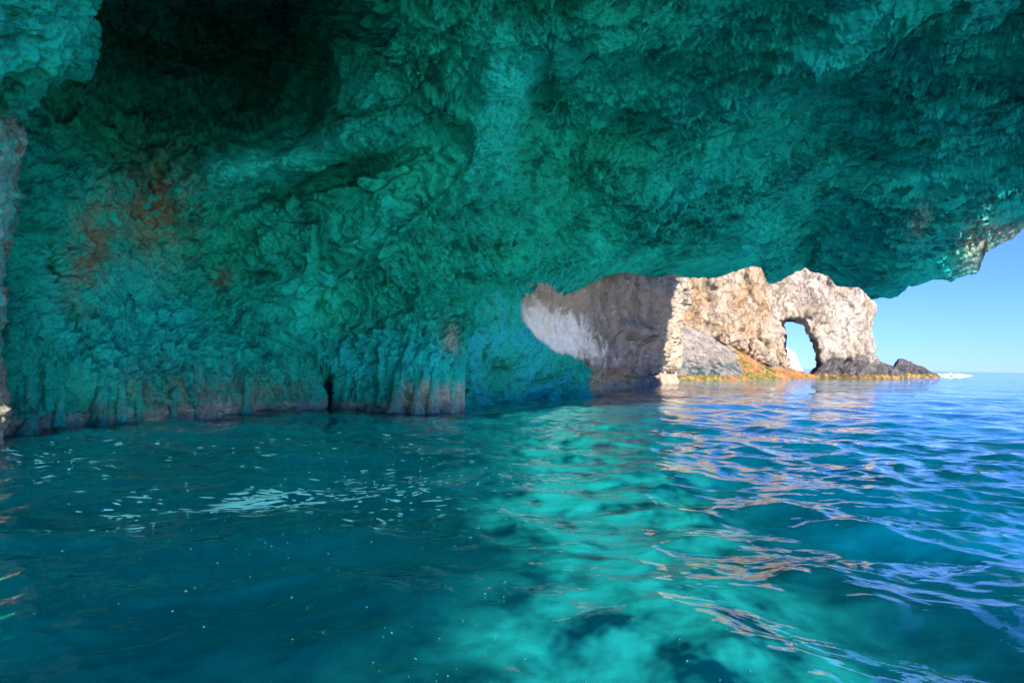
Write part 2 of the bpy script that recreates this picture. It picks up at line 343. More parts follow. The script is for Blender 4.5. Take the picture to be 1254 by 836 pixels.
blue = np.clip(.34 + .3 * lowf + .7 * spot(gpx, gpy, 330, 190, 130, 30, -14) + .6 * spot(gpx, gpy, 180, 400, 120, 70) + .8 * spot(gpx, gpy, 500, 440, 90, 28) + .5 * sstep(700, 1000, gpx)
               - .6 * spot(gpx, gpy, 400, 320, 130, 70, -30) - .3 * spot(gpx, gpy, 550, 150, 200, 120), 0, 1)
lit_pale = np.clip(.65 * spot(gpx, gpy, 500, 440, 80, 30) + .5 * spot(gpx, gpy, 150, 430, 70, 45) + spot(gpx, gpy, 610, 135, 34, 92, 12, 4) + .9 * spot(gpx, gpy, 340, 192, 120, 20, -15, 4) + .9 * spot(gpx, gpy, 432, 106, 34, 24, 0, 4) + .6 * spot(gpx, gpy, 925, 300, 60, 16, -22) + .45 * spot(gpx, gpy, 1130, 215, 90, 28, -18) + .5 * spot(gpx, gpy, 700, 60, 60, 40, -20) + .45 * spot(gpx, gpy, 470, 290, 90, 16, -38), 0, 1)  # slab and right lip: stronger light painted in; elsewhere paler rock
tint = np.stack([rust, pale, blue, lit_pale], 1)
cave_mat = cave_material()
faces = grid_faces(nrows, ncols)
allnorm = grid_normals(PF).reshape(-1, 3)
fc = allp[faces].mean(1); cpx, cpy = gpx[faces].mean(1), gpy[faces].mean(1)
split_y = np.interp(cpx, [-500, 0, 90, 160, 230, 330, 430, 520, 566, 580], [60, 90, 95, 130, 215, 265, 330, 385, 402, 2000])
is_wall = (cpy > split_y) & (fc[:, 1] > -30) & (cpx < 600)
is_wall |= (fc[:, 1] <= 3) & (fc[:, 2] < 6)
# orientation: normals must face the viewer
v0, v1, v2 = allp[faces[:, 0]], allp[faces[:, 1]], allp[faces[:, 2]]
mid = (np.cross(v1 - v0, v2 - v0) * (fc - EYE)).sum(1).sum() > 0
if mid: faces = faces[:, ::-1]
if (allnorm * (allp - EYE)).sum() > 0: allnorm = -allnorm
def sub(name, mask):
    f = faces[mask]; idx = np.unique(f); m = np.full(len(allp), -1); m[idx] = np.arange(len(idx))
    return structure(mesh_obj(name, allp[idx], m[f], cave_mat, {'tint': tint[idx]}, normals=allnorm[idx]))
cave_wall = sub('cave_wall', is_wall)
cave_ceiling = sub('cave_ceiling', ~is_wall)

def rock_displace(V, N, sc_, amp, seed, strata=None):
    Qv = V / sc_; Qv = Qv + .35 * np.stack([fbm(Qv * .7 + 5 * k, 2, seed + 50 + k) for k in range(3)], 1)
    if strata is not None: s_ = np.array(strata) / np.linalg.norm(strata); Qv = Qv - s_ * (Qv @ s_)[:, None] * .5
    fa = facet(Qv, seed, 60); fb = facet(Qv * 2.6 + 3, seed + 1, 60); fcn = facet(Qv * 6 + 1, seed + 2, 60)
    d = .5 * fa + .30 * fb + .15 * fcn + .25 * fbm(Qv * .8, 5, seed + 3, .55) + .10 * ridged(Qv * 3, 4, seed + 7)
    return V + N * (d * amp)[:, None]

# flowstone columns standing at the foot of the cave wall
gp1, gp2 = pix(P[:NR1])
def wall_at(px0, py0):
    i = np.argmin((gp1 - px0) ** 2 + (gp2 - py0) ** 2); return P[:NR1].reshape(-1, 3)[i]
def flowstone(px0, pyt, pyb, wpx, seed):
    b_ = wall_at(px0, pyb); t_ = wall_at(px0 + (seed % 3 - 1) * 3, pyt); Y = b_[1]; rad0 = wpx / F * Y * .5
    b_ = b_ - np.array([0, .25 * rad0, 0]); b_[2] = 0; t_ = t_ + np.array([0, .3 * rad0, 0])
    n, m = 46, 30; z = np.linspace(-.12, 1, n)[:, None]; a = np.linspace(0, 2 * np.pi, m, endpoint=False)[None]
    path = np.array([wall_at(px0 + (seed % 3 - 1) * 3 * q_, pyb + (pyt - pyb) * q_) for q_ in np.clip(z[:, 0], 0, 1)])
    for _ in range(12): path[1:-1] = (path[:-2] + path[1:-1] * 2 + path[2:]) / 4
    zc = np.clip(z, 0, 1); path[:, 2] = b_[2] + (t_[2] - b_[2]) * z[:, 0]; path[:, 1] -= rad0 * (.5 - .9 * zc[:, 0])
    ctr = path[:, None] * np.ones((1, m, 1))
    rr_ = rad0 * (.8 + .9 * np.clip(.22 - z, 0, 1) ** 1.3 * 4 - .5 * z + .12 * np.sin(z * 7 + seed)) * np.ones_like(a)
    Vv = ctr + np.stack([np.cos(a) * rr_, np.sin(a) * rr_, 0 * rr_], -1)
    Nn = np.stack([np.cos(a) * np.ones_like(z), np.sin(a) * np.ones_like(z), 0 * rr_], -1)
    q = Vv.reshape(-1, 3); qf = q * np.array([1, 1, .25])
    dd = .5 * ridged(qf * 3.2 + seed, 3, seed) + .35 * fbm(q * 4, 3, seed + 4)
    q = q + Nn.reshape(-1, 3) * (dd * rad0 * .5)[:, None]
    A = np.arange(n * m).reshape(n, m); B = np.roll(A, -1, 1)
    f = np.stack([A[:-1], B[:-1], B[1:], A[1:]], -1).reshape(-1, 4)
    zz = q[:, 2]
    tn = np.stack([.25 * (1 - sstep(.2, 1.6, zz)), (.7 if px0 > 480 else .12) * (1 - sstep(.1, 1.4, zz)), .5 + 0 * zz], 1)
    return mesh_obj('flowstone_column', q, f, cave_mat, {'tint': tn}, parent=cave_wall)
for i, (x, yt, yb, wd) in enumerate([(38, 452, 526, 16), (74, 470, 523, 13), (122, 446, 519, 18), (150, 428, 517, 11), (170, 462, 515, 9), (212, 470, 511, 13), (235, 455, 509, 12), (302, 462, 505, 12), (486, 440, 503, 15), (512, 452, 504, 12), (530, 448, 504, 11), (552, 440, 503, 14)]):
    flowstone(x, yt, yb, wd, 3 + i)

# ------------------------------------------------------------------ buttress at the left edge
ed = np.array([(150, -260), (130, -120), (116, -30), (114, 0), (108, 18), (115, 36), (104, 52), (108, 66), (100, 78), (92, 86), (70, 90), (54, 98), (38, 118), (24, 134), (22, 146), (31, 170), (27, 190), (23, 215), (29, 240), (18, 270), (12, 300), (6, 340), (8, 370), (3, 400), (1, 430), (6, 455), (8, 490), (10, 515), (2, 534), (-4, 560)])
yy = np.concatenate([np.linspace(-260, 0, 40, endpoint=False), np.linspace(0, 560, 420)])
ex = np.interp(yy, ed[:, 1], ed[:, 0]) - 9 * sstep(110, 150, yy)
ss = np.concatenate([np.linspace(0, .5, 40, endpoint=False), np.linspace(.5, 1, 120)])
PX = np.zeros((len(yy), len(ss))); PY = np.zeros_like(PX); YD = np.zeros_like(PX)
dep = np.interp(yy, [-260, 0, 80, 140, 300, 520, 560], [12.5, 13.5, 14.0, 15.2, 15.8, 15.9, 15.9])
for j, s in enumerate(ss):
    if s < .8:
        q = (s / .8); PX[:, j] = ex - 420 * (1 - q) ** 1.6; YD[:, j] = dep - 2.8 * (1 - q ** 6) - 2 * (1 - q)
    else:
        q = (s - .8) / .2; PX[:, j] = ex - 60 * q ** 2; YD[:, j] = dep + 7 * q
    PY[:, j] = yy
BP = at(PX, PY, YD); bn = blur(grid_normals(BP), 3, 2); bn /= np.linalg.norm(bn, axis=-1, keepdims=True) + 1e-9
if (bn[:, :100] * (BP[:, :100] - EYE)).sum() > 0: bn = -bn
bv = BP.reshape(-1, 3); bnf = bn.reshape(-1, 3)
bv2 = rock_displace(bv, bnf, 1.5, .42, 71, (.3, -.2, .9)); bv2 = bv2 + bnf * (.06 * fbm(bv * 5, 3, 80) + .10 * facet(bv * 4.5, 83))[:, None]
bpy_ = np.repeat(yy[:, None], len(ss), 1).ravel()
lowm = sstep(118, 150, bpy_ + 14 * fbm(bv * .9, 3, 88))
stain = sstep(.05, .3, fbm(bv * np.array([.9, .9, .35]), 4, 90))
lowm = lowm * (np.tile(ss, len(yy)) > .55)
btint = np.stack([lowm * stain * .9, lowm * (.42 + .5 * sstep(420, 470, bpy_)), .35 + 0 * lowm, .25 + .6 * lowm * (1 - sstep(420, 470, bpy_))], 1)
fb = grid_faces(len(yy), len(ss))
v0, v1, v2 = bv2[fb[:, 0]], bv2[fb[:, 1]], bv2[fb[:, 2]]
if (np.cross(v1 - v0, v2 - v0) * (v0 - EYE)).sum() > 0: fb = fb[:, ::-1]
tag(mesh_obj('rock_buttress', bv2, fb, cave_mat, {'tint': btint}),
    'rock buttress with a rust-stained pale foot and bulging teal top beside the dark hollow', 'rock')

# ------------------------------------------------------------------ outer cliff wall beyond the recess
cl = [(470, 503, 32.4), (520, 503, 31.4), (560, 502, 31.2), (582, 500, 31.3), (600, 497.5, 0), (650, 493, 0), (690, 488.5, 0), (722, 484, 0), (745, 480, 0), (770, 475.5, 0), (790, 472, 0), (806, 469.5, 0), (820, 467.5, 0)]
pts = np.array([at(x, y, Yv or wl(x, y))[:2] for x, y, Yv in cl]); last = pts[-1]
pts = np.vstack([pts, last + [1.0, 2.5], last + [1.2, 7], last + [-3, 14], last + [-14, 26]])
seg = np.concatenate([[0], np.cumsum(np.linalg.norm(np.diff(pts, axis=0), axis=1))])
nu, nz = 560, 230
# denser where nearer, so that the grain keeps its size in view
samp = np.interp(np.linspace(0, 1, nu), [0, .12, .55, .8, .93, 1], [0, seg[2], seg[8], seg[11], seg[14], seg[-1]])
px2 = np.stack([np.interp(samp, seg, pts[:, 0]), np.interp(samp, seg, pts[:, 1])], 1)
for _ in range(160): px2[1:-1] = (px2[:-2] + 2 * px2[1:-1] + px2[2:]) / 4
zz = np.concatenate([np.linspace(-3, 0, 12, endpoint=False), np.linspace(0, 16, nz - 12)])
tg = np.gradient(px2, axis=0); tg /= np.linalg.norm(tg, axis=1)[:, None]; nh = np.stack([tg[:, 1], -tg[:, 0]], 1)
CPt = np.zeros((nz, nu, 3)); CPt[..., :2] = px2[None]; CPt[..., 2] = zz[:, None]
ov = .02 * np.clip(zz, 0, 20) ** 1.6                                          # leans out towards the top
CPt[..., :2] += nh[None] * ov[:, None, None] - nh[None] * (.9 * np.exp(-((zz - .9) / 1.0) ** 2))[:, None, None]
cv = CPt.reshape(-1, 3); cn = grid_normals(CPt); cn /= np.linalg.norm(cn, axis=-1, keepdims=True) + 1e-9
if (cn[:, 100:380] * (CPt[:, 100:380] - EYE)).sum() > 0: cn = -cn
cnf = cn.reshape(-1, 3)
fl = np.stack([cv[:, 0], cv[:, 1], cv[:, 2] * .3], 1)
far = sstep(35, 75, cv[:, 1])
cw = cv + .8 * np.stack([fbm(cv * .3 + 9 * j, 3, 110 + j) for j in range(3)], 1); fl = cw * np.array([1, 1, .45])
cd = (.4 * facet(fl * .3, 91) + .3 * facet(fl * .9, 92) + .2 * facet(fl * 2.3, 93) + .1 * facet(cw * 5, 94) + .25 * ridged(fl * .4, 3, 95) + .12 * ridged(fl * 1.6, 3, 97)) * (.8 + .8 * far) + .7 * fbm(cv * .14, 3, 99)
cpx_, cpy_ = pix(cv)
cd = cd - 1.1 * spot(cpx_, cpy_, 616, 478, 12, 24) - 1.4 * spot(cpx_, cpy_, 655, 480, 10, 16) - 1.2 * spot(cpx_, cpy_, 690, 480, 7, 10) + 1.6 * spot(cpx_, cpy_, 770, 405, 26, 10, 15)
cv2 = cv + cnf * cd[:, None]
cpx_, cpy_ = pix(cv2)
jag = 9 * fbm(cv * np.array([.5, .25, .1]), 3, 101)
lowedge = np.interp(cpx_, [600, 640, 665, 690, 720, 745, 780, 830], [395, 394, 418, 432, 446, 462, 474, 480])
lit_zone = sstep(-7, 7, lowedge + jag - cpy_) * sstep(628, 650, cpx_)  # daylight above, teal shade below: the light's edge put into the colour
lit_zone = np.maximum(lit_zone, sstep(712, 745, cpx_ + jag))
white = np.clip(lit_zone * sstep(.18, .80, 1.2 * spot(cpx_, cpy_, 678, 406, 56, 26, 27, 2) + .42 * fbm(cw * np.array([2.2, 2.2, .8]), 5, 120, .65)), 0, 1)  # sunlight falling on the wall, painted as near-white rock colour
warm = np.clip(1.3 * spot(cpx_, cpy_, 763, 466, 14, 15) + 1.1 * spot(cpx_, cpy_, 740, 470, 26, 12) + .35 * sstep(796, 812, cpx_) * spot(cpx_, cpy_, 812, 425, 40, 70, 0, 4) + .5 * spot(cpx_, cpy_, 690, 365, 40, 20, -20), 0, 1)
ctint = np.stack([warm, lit_zone, white], 1)
k = Nodes('shaded_limestone'); v = k.coord(); a_r, a_g, a_b = k.attr('tint')[:3]
vs_ = k.coord((1, 1, .22)); n1 = k.noise(vs_, .8, 6, .62); n2 = k.noise(v, 2.2, 6, .65); n3 = k.noise(v, .4, 4)
teal = k.mix(k.ramp(n3, .4, .62), (.008, .44, .30), (.012, .46, .46)); teal = k.mix(k.math('MULTIPLY', k.ramp(n2, .52, .66), .7), teal, (.004, .10, .09)); teal = k.mix(k.math('MULTIPLY', k.ramp(k.noise(v, 9, 6, .7), .48, .64), .6), teal, (.004, .12, .10))  # teal bounce light in the shaded foot, put into the rock colour
grey = k.mix(k.ramp(n1, .38, .62), (.36, .30, .24), (.18, .15, .12)); grey = k.mix(k.math('MULTIPLY', k.ramp(n2, .5, .68), .5), grey, (.34, .31, .29))
grey = k.mix(k.math('MULTIPLY', k.ramp(n3, .5, .66), .5), grey, (.33, .22, .14))
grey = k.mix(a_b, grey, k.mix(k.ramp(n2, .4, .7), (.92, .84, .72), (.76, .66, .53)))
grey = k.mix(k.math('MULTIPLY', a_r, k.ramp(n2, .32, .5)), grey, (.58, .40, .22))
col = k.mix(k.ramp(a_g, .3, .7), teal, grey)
k.principled(col, .8, k.bump(k.noise(v, 9, 5, .65), .5, .06, k.bump(k.noise(k.coord((1, 1, .35)), 2.4, 8, .68), .7, .3)), .2)
ff = grid_faces(nz, nu)
v0, v1, v2 = cv2[ff[:, 0]], cv2[ff[:, 1]], cv2[ff[:, 2]]
if (np.cross(v1 - v0, v2 - v0) * cnf[ff[:, 0]]).sum() < 0: ff = ff[:, ::-1]
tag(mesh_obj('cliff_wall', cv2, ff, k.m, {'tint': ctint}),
    'shaded grey-brown cliff wall with a white patch of painted sunlight, running out from the cave recess', 'cliff')

# ------------------------------------------------------------------ solid sea rocks (outline with its own depth, remeshed and weathered)
def solid(name, outline, hole, Y, thick, mat, voxel, amp, scl, seed, slant=0.0, lean=0.0, smooth_it=9, strata=(0.5, 0, .8), bulge=0.0, turn=1.0):
    bm = bmesh.new()
    loops = [outline] + ([hole] if hole else [])
    es = []
    for lp in loops:
        vv = [bm.verts.new(tuple(at(x, y, Y))) for x, y in lp]
        es += [bm.edges.new((vv[i], vv[(i + 1) % len(vv)])) for i in range(len(vv))]
    bmesh.ops.triangle_fill(bm, use_beauty=True, edges=es)
    g = bmesh.ops.extrude_face_region(bm, geom=bm.faces[:])
    for e in g['geom']:
        if isinstance(e, bmesh.types.BMVert): e.co.x += thick * e.co.x / e.co.y * turn; e.co.y += thick
    bmesh.ops.recalc_face_normals(bm, faces=bm.faces[:])
    me = bpy.data.meshes.new(name + '_raw'); bm.to_mesh(me); bm.free()
    o = bpy.data.objects.new(name + '_raw', me); sc.collection.objects.link(o)
    m = o.modifiers.new('r', 'REMESH'); m.mode = 'VOXEL'; m.voxel_size = voxel
    s = o.modifiers.new('s', 'SMOOTH'); s.factor = .5; s.iterations = smooth_it
    ev = o.evaluated_get(bpy.context.evaluated_depsgraph_get()); em = ev.to_mesh()
    n = len(em.vertices); V = np.empty(n * 3, np.float32); em.vertices.foreach_get('co', V); V = V.reshape(-1, 3).astype(float)
    N = np.empty(n * 3, np.float32); em.vertices.foreach_get('normal', N); N = N.reshape(-1, 3).astype(float)
    em.calc_loop_triangles(); T = np.empty(len(em.loop_triangles) * 3, np.int32); em.loop_triangles.foreach_get('vertices', T); T = T.reshape(-1, 3)
    ev.to_mesh_clear(); bpy.data.objects.remove(o); bpy.data.meshes.remove(me)
    x0 = V[:, 0].mean()
    V[:, 1] += slant * (V[:, 0] - x0) + lean * np.clip(V[:, 2], 0, 99)           # plan turned, face leaning back with height
    V[:, 1] -= bulge * np.sin(np.clip((V[:, 0] - V[:, 0].min()) / np.ptp(V[:, 0]), 0, 1) * np.pi)
    V = rock_displace(V, N, scl, amp, seed, strata)
    return mesh_obj(name, V, T, mat)

arch_mat = sea_cliff_material('sunlit_limestone', (.49, .405, .32), (.40, .31, .225), (.07, .062, .058), (.42, .26, .07), 4.6, .9)
head_mat = sea_cliff_material('orange_limestone', (.44, .335, .235), (.385, .245, .13), (.16, .13, .11), (.42, .27, .09), 3.0, .8, 1.2)
ledge_mat = sea_cliff_material('grey_ledge_rock', (.34, .29, .24), (.27, .23, .19), (.035, .055, .055), (.34, .28, .07), 2.9, .75, 1.6, blot=(.26, .23, .19), spill=(36, 44, 6.0))
dark_mat = sea_cliff_material('dark_sea_rock', (.075, .068, .065), (.10, .085, .078), (.05, .047, .045), (.42, .28, .09), 3.0, 1.1, 1.4)
white_mat = sea_cliff_material('white_limestone', (.74, .66, .58), (.66, .57, .49), (.4, .35, .3), (.5, .4, .3), 2.0, .6, .6)
arch_out = [(934, 470), (936, 440), (930, 400), (934, 360), (940, 342), (955, 338), (970, 330), (986, 322), (997, 328), (1008, 330), (1017, 334), (1024, 346), (1040, 349), (1054, 349), (1061, 358), (1067, 366), (1071, 368), (1070, 382), (1064, 398), (1066, 425), (1068, 440), (1085, 449), (1098, 456), (1103, 461), (1104, 472), (1020, 474)]
arch_hole = [(960, 480), (960, 462), (959, 445), (964, 432), (963, 416), (966, 404), (956, 398), (961, 393), (970, 394), (978, 397), (983, 410), (991, 418), (993, 436), (993, 450), (989, 458), (987, 480)]
# the foot is open: join the outline around the opening
arch_out2 = arch_out[:-1] + [(1020, 474), (989, 474), (989, 458), (999, 450), (999, 436), (997, 416), (990, 405), (983, 393), (972, 388), (959, 387), (949, 394), (955, 404), (954, 416), (955, 432), (951, 446), (951, 462), (950, 474)]
tag(solid('rock_arch', arch_out2, None, 158, 15, arch_mat, .30, 1.7, 3.6, 201, slant=.12, lean=.10, bulge=2.5),
    'sunlit pale limestone sea arch with a tall opening and a dark foot', 'sea arch')
head_out = [(806, 470), (806, 345), (822, 330), (834, 334), (862, 337), (880, 334), (904, 327), (920, 323), (934, 324), (938, 336), (938, 350), (942, 375), (944, 400), (947, 415), (951, 430), (948, 448), (942, 470)]
tag(solid('rock_headland', head_out, None, 132, 22, head_mat, .34, 2.6, 4.5, 231, slant=.16, lean=.16, bulge=2.5),
    'orange-tinged limestone crag with hollows, rising above the sloping ledge', 'cliff')
# sloping ledge: a wedge of shelving rock whose surface climbs away from the water
def ledge():
    nu_, nv_ = 260, 120
    u = np.linspace(0, 1, nu_)[None]; v_ = np.linspace(0, 1, nv_)[:, None]
    pxl = 800 + 204 * u; crest_y = np.interp(pxl, [800, 822, 860, 905, 945, 970, 990, 1004], [386, 391, 407, 425, 444, 452, 458, 462])
    Yf = np.interp(pxl, [800, 880, 960, 1004], [94, 99, 118, 140]); Yb = np.interp(pxl, [800, 880, 960, 1004], [126, 132, 140, 150])
    fr = at(pxl, 450, Yf)[0]; fr[:, 2] = -.6; bk = at(pxl, crest_y, Yb)[0]
    prof = np.interp(v_, [0, .06, .16, .4, 1], [0, .10, .26, .48, 1.0])
    Pg = np.zeros((nv_, nu_, 3)); Pg[..., :2] = fr[None, :, :2] + (bk - fr)[None, :, :2] * v_[..., None]; Pg[..., 2] = fr[None, :, 2] + (bk - fr)[None, :, 2] * prof
    skirt = Pg[:1].copy(); skirt[..., 2] -= 5
    Pg = np.concatenate([skirt, Pg], 0); n_ = blur(grid_normals(Pg), 2, 1)
    if n_[..., 2].sum() < 0: n_ = -n_
    q = rock_displace(Pg.reshape(-1, 3), n_.reshape(-1, 3), 3.2, .9, 261, (.9, .1, -.3))
    f = grid_faces(nv_ + 1, nu_)
    v0, v1, v2 = q[f[:, 0]], q[f[:, 1]], q[f[:, 2]]
    if np.cross(v1 - v0, v2 - v0)[:, 2].sum() < 0: f = f[:, ::-1]
    return mesh_obj('rock_ledge', q, f, ledge_mat)
tag(ledge(), 'grey sloping rock ledge with a yellow-orange weedy edge below the crag', 'rock ledge')
def boulder(px0, py0, Y, r, seed):
    b_ = bmesh.new(); bmesh.ops.create_icosphere(b_, subdivisions=5, radius=1)
    V = np.array([v_.co[:] for v_ in b_.verts]); T = np.array([[v_.index for v_ in f_.verts] for f_ in b_.faces]); b_.free()
    rs = np.random.RandomState(seed); N = V.copy(); V = V * r * rs.uniform(.8, 1.25, 3); V = V + N * (.32 * r * facet(V / r * 1.3 + seed, seed, 40))[:, None]
    V = rock_displace(V, N, r * .6, r * .22, seed + 5) + at(px0, py0, Y); return mesh_obj('boulder', V, T, head_mat)
for i_, (bx_, by_, bY, br_) in enumerate([(952, 437, 136, 1.7), (941, 440, 131, 1.5), (958, 446, 137, 1.2), (925, 429, 130, 1.9), (893, 416, 129, 1.8), (908, 423, 129, 1.5)]):
    tag(boulder(bx_, by_, bY, br_, 800 + 9 * i_), 'orange-brown boulder at the foot of the crag beside the opening of the arch' if i_ < 3 else 'orange-brown boulder wedged under the crag where the grey ledge is highest', 'boulder', 'boulders at the foot of the crag')
tag(solid('sea_rock', [(1086, 470), (1088, 461), (1096, 455), (1100, 446), (1104, 439), (1112, 441), (1122, 446), (1134, 451), (1140, 456), (1150, 460), (1152, 470)], None, 196, 9, dark_mat, .3, .8, 3.0, 291, lean=.3),
    'small dark pointed rock in the water beside the arch, orange at its foot', 'rock')
tag(solid('sea_stack', [(945, 457), (950, 434), (960, 425), (968, 428), (975, 434), (979, 446), (981, 457)], None, 330, 30, white_mat, 1.0, 2.2, 8.0, 311, lean=.2),
    'distant white rock stack seen through the opening of the arch', 'sea stack')

# ------------------------------------------------------------------ sea floor and water
k = Nodes('sea_floor_sand_and_rock'); v = k.coord(); r_, g_, b_ = k.attr('bed')[:3]
n1 = k.noise(v, .55, 4, .6, .6); n2 = k.noise(v, 2.5, 4)
sand = k.mix(k.ramp(n2, .35, .7), (.62, .60, .50), (.50, .50, .42)); weed = (.02, .07, .085)
col = k.mix(k.ramp(k.math('ADD', r_, k.math('MULTIPLY', k.math('SUBTRACT', n1, .5), 1.5)), .15, 1.0), weed, sand)
col = k.mix(g_, col, (.02, .07, .14))
k.principled(col, .9, None, .1)
def polar(az, rr_): return np.stack([rr_ * np.sin(az), rr_ * np.cos(az), 0 * az * rr_], -1)
ba = np.radians(np.concatenate([np.linspace(-60, 60, 160), np.linspace(66, 294, 40)])); ba = np.append(ba, ba[0] + 2 * np.pi)
br = np.concatenate([[.01], np.geomspace(1.5, 6000, 160)])
BG = polar(ba[None] * np.ones((len(br), 1)), br[:, None] * np.ones((1, len(ba))))
q = BG.reshape(-1, 3); rq = np.hypot(q[:, 0], q[:, 1]); aq = np.degrees(np.arctan2(q[:, 0], q[:, 1]))
strip = np.exp(-((q[:, 0] - (.6 + .055 * q[:, 1])) / (2.0 + .07 * np.clip(q[:, 1], 0, 60))) ** 2) * sstep(-2, 3, q[:, 1]) * (1 - sstep(60, 90, rq))
cove = np.exp(-((q[:, 0] - 48) / 40) ** 2 - ((q[:, 1] - 120) / 50) ** 2)
q[:, 2] = -5.5 - 3 * sstep(40, 200, rq) - 60 * sstep(150, 900, rq) + 2.3 * strip + 3 * cove + .5 * fbm(q * .3, 3, 400)
sandm = np.clip(.02 + 1.0 * strip + .9 * cove + .2 * sstep(3, 9, q[:, 0]) * (rq < 90), 0, 1)
deep = sstep(60, 200, rq) * (1 - cove)
bed = structure(mesh_obj('seabed', q, grid_faces(len(br), len(ba)), k.m, {'bed': np.stack([sandm, deep, 0 * deep], 1)}))

k = Nodes('sea_water'); v = k.coord()
nrmv = k.bump(k.noise(v, .09, 3, .5), .5, 1.3); nrmv = k.bump(k.noise(v, .35, 4, .5), .5, .6, nrmv); nrmv = k.bump(k.noise(v, 1.1, 3, .5), .6, .08, nrmv); nrmv = k.bump(k.noise(v, 4.0, 3, .5), .5, .028, nrmv)
fres = k.new('Fresnel'); fres.inputs['IOR'].default_value = 1.5; k.link(nrmv, fres.inputs['Normal'])
gl = k.new('BsdfGlossy'); gl.inputs['Roughness'].default_value = .02; gl.inputs['Color'].default_value = (1, 1, 1, 1); k.link(nrmv, gl.inputs['Normal'])
rf = k.new('BsdfRefraction'); rf.inputs['IOR'].default_value = 1.333; rf.inputs['Roughness'].default_value = .03; rf.inputs['Color'].default_value = (.02, .68, .92, 1); k.link(nrmv, rf.inputs['Normal'])
tr = k.new('BsdfTransparent'); tr.inputs['Color'].default_value = (.12, .84, .95, 1)
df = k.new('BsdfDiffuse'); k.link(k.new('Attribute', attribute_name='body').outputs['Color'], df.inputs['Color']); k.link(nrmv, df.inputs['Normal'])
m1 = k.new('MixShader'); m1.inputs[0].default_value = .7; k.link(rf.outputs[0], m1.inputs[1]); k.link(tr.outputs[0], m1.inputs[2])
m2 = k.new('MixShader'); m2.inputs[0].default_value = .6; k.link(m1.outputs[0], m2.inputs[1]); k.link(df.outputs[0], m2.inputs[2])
m3 = k.new('MixShader'); k.link(fres.outputs[0], m3.inputs[0]); k.link(m2.outputs[0], m3.inputs[1]); k.link(gl.outputs[0], m3.inputs[2]); k.link(m3.outputs[0], k.out.inputs[0])
water_mat = k.m

rng = np.random.RandomState(7); waves = []
for lam, n, slope in [(9, 4, .015), (5, 6, .032), (2.8, 12, .058), (1.7, 14, .070), (1.0, 18, .076), (.6, 18, .064), (.36, 14, .050), (.2, 12, .030)]:
    for _ in range(n):
        L = lam * np.exp(rng.uniform(-.28, .28)); kk = 2 * np.pi / L; th = R(rng.normal(205, 62))      # travelling towards the cave mouth
        waves.append((kk * math.sin(th), kk * math.cos(th), slope * math.sqrt(2 / n) / kk, rng.uniform(0, 6.28), L))
def sea(x, y, spc=None):
    "heights and sideways drift of the surface; waves finer than the mesh are left out"
    z = np.zeros_like(x); dx = np.zeros_like(x); dy = np.zeros_like(x)
    for kx, ky, a, ph, L in waves:
        kk = math.hypot(kx, ky); w_ = 1.0 if spc is None else sstep(1.6, 3.2, L / spc)
        arg = kx * x + ky * y + ph; z += w_ * a * np.cos(arg); s_ = w_ * a * np.sin(arg) * .7
        dx -= kx / kk * s_; dy -= ky / kk * s_
    return z, dx, dy
wa = np.radians(np.concatenate([np.linspace(-41, 41, 640), np.linspace(46, 314, 50)])); wa = np.append(wa, wa[0] + 2 * np.pi)
pr = np.linspace(1, 0, 720); wr = H * F / (.45 + (560 - .45) * pr ** 1.15)
wr = np.concatenate([[.05, 1.0, 2.0], wr[wr > 2.6], [6000]])
WG = polar(wa[None] * np.ones((len(wr), 1)), wr[:, None] * np.ones((1, len(wa)))); sh = WG.shape
spc = np.maximum(np.abs(np.gradient(wr))[:, None], wr[:, None] * np.abs(np.gradient(wa))[None]).ravel()
q = WG.reshape(-1, 3); z, dx, dy = sea(q[:, 0], q[:, 1], spc)
q = q + np.stack([dx, dy, z], 1)
def blend(a, b, m): return a + (np.array(b) - a) * m[:, None]
rq = np.hypot(q[:, 0], q[:, 1]); wn = fbm(q * np.array([.5, .35, 0]) + 3, 3, 450)
strip = np.exp(-((q[:, 0] - (.9 + .055 * q[:, 1]) + .8 * wn) / (1.0 + .055 * np.clip(q[:, 1], 0, 60))) ** 2) * sstep(-2, 3, q[:, 1]) * (1 - sstep(60, 90, rq))
cove = np.exp(-((q[:, 0] - 48) / 30) ** 2 - ((q[:, 1] - 112) / 40) ** 2)
body = np.tile([.0, .045, .07], (len(q), 1)); body = blend(body, (.0, .145, .25), sstep(2.0, 6, q[:, 0])); body = blend(body, (.0, .18, .44), sstep(25, 110, rq))  # dark water on the left: cave shade put into the body colour
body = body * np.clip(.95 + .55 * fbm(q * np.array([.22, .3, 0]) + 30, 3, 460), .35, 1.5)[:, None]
body = blend(body, (.01, .34, .31), np.clip(strip * (.85 + .5 * wn + 1.1 * fbm(q * np.array([1.9, 1.5, 0]), 4, 455, .6)), 0, 1)); body = blend(body, (.03, .42, .42), .8 * cove)  # turquoise strip: sunlit water painted into the body colour
structure(mesh_obj('sea_water', q, grid_faces(len(wr), len(wa)), water_mat, {'body': body}))

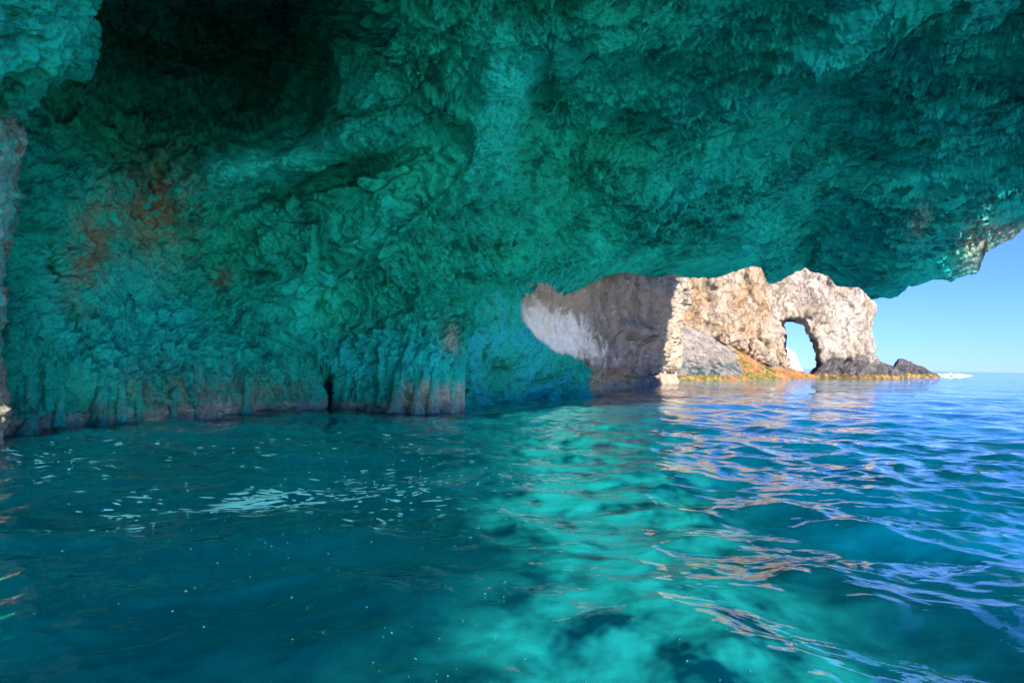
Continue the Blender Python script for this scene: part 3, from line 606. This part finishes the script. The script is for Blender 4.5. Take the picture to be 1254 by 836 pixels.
# ------------------------------------------------------------------ foam
k = Nodes('sea_foam'); k.principled((.03, .17, .20), .6, None, .3); foam_mat = k.m
rng = np.random.RandomState(11); random.seed(4)
fv, ffc = [], []
def flake(x, y, rx, ry, rot):
    n = rng.randint(7, 12); a = np.linspace(0, 2 * np.pi, n, endpoint=False) + rng.uniform(-.25, .25, n); r0 = rng.uniform(.3, 1.25, n)
    u = np.cos(a) * rx * r0; vv = np.sin(a) * ry * r0
    X = x + u * math.cos(rot) - vv * math.sin(rot); Yq = y + u * math.sin(rot) + vv * math.cos(rot)
    Z, ddx, ddy = sea(np.append(X, x), np.append(Yq, y))
    b0 = len(fv)
    for i in range(n): fv.append((X[i] + ddx[i], Yq[i] + ddy[i], Z[i] + .004))
    fv.append((x + ddx[-1], y + ddy[-1], Z[-1] + .013))
    for i in range(n): ffc.append((b0 + i, b0 + (i + 1) % n, b0 + n))
def scatter(n, cx_, cy_, sx_, sy_, s0, s1, el=2.5):
    for _ in range(n):
        px_, py_ = rng.normal(cx_, sx_), rng.normal(cy_, sy_)
        if py_ < 500 + max(0, (560 - px_)) * .05 or py_ > 850: continue
        p = at(px_, py_, wl(px_, py_)); s_ = math.exp(rng.uniform(math.log(s0), math.log(s1)))
        flake(p[0], p[1], s_ * rng.uniform(1, el), s_ * .8, rng.normal(0, .35))
scatter(90, 325, 611, 28, 6, .02, .13, 3.5); scatter(90, 420, 606, 70, 12, .015, .07, 3); scatter(120, 520, 580, 80, 26, .012, .05, 3); scatter(40, 165, 630, 45, 14, .015, .07, 4)
scatter(60, 60, 560, 50, 16, .015, .06, 4); scatter(90, 330, 660, 240, 90, .003, .009, 2); scatter(30, 560, 800, 160, 40, .003, .008, 1.6); scatter(70, 300, 550, 200, 16, .015, .05, 4)
fo = mesh_obj('sea_foam', np.array(fv), np.array(ffc), foam_mat); fo['kind'] = 'stuff'
tag(fo, 'small pale foam flakes drifting on the dark water inside the cave', 'foam')

# surf breaking beside the small dark rock and along the foot of the arch
k = Nodes('white_surf'); k.principled((.82, .86, .88), .5, k.bump(k.noise(k.coord(), 1.5, 5, .7), .8, .3), .3); surf_mat = k.m
def surf(name, pa, pb, width, height, seed):
    n, m = 60, 12; u = np.linspace(0, 1, n)[:, None]; v_ = np.linspace(-1, 1, m)[None]
    A_, B_ = at(*pa, wl(*pa)), at(*pb, wl(*pb)); ctr = A_ + (B_ - A_) * u[..., None]; d_ = (B_ - A_)[:2]; d_ /= np.linalg.norm(d_); nn = np.array([-d_[1], d_[0], 0])
    env = np.sin(np.pi * u) ** .6; g = ctr + nn * (v_ * width * env)[..., None]; q = g.reshape(-1, 3)
    hgt = (height * env * (1 - v_ ** 2) ** .7).ravel() * np.clip(.75 + .9 * fbm(q * .5, 4, seed), .1, 2); q[:, 2] = hgt - .05
    q[:, :2] += .5 * width * np.stack([fbm(q * .4 + 3, 3, seed + 1), fbm(q * .4 + 8, 3, seed + 2)], 1)
    f = grid_faces(n, m); v0, v1, v2 = q[f[:, 0]], q[f[:, 1]], q[f[:, 2]]
    if np.cross(v1 - v0, v2 - v0)[:, 2].sum() < 0: f = f[:, ::-1]
    return mesh_obj(name, q, f, surf_mat)
tag(surf('breaking_wave', (1144, 460.2), (1186, 460.2), 5.0, 1.1, 700), 'white breaking wave beside the small dark rock', 'wave')
tag(surf('breaking_wave', (950, 464.2), (992, 462.2), 1.4, .35, 710), 'thin line of white surf at the orange end of the ledge under the arch', 'wave')
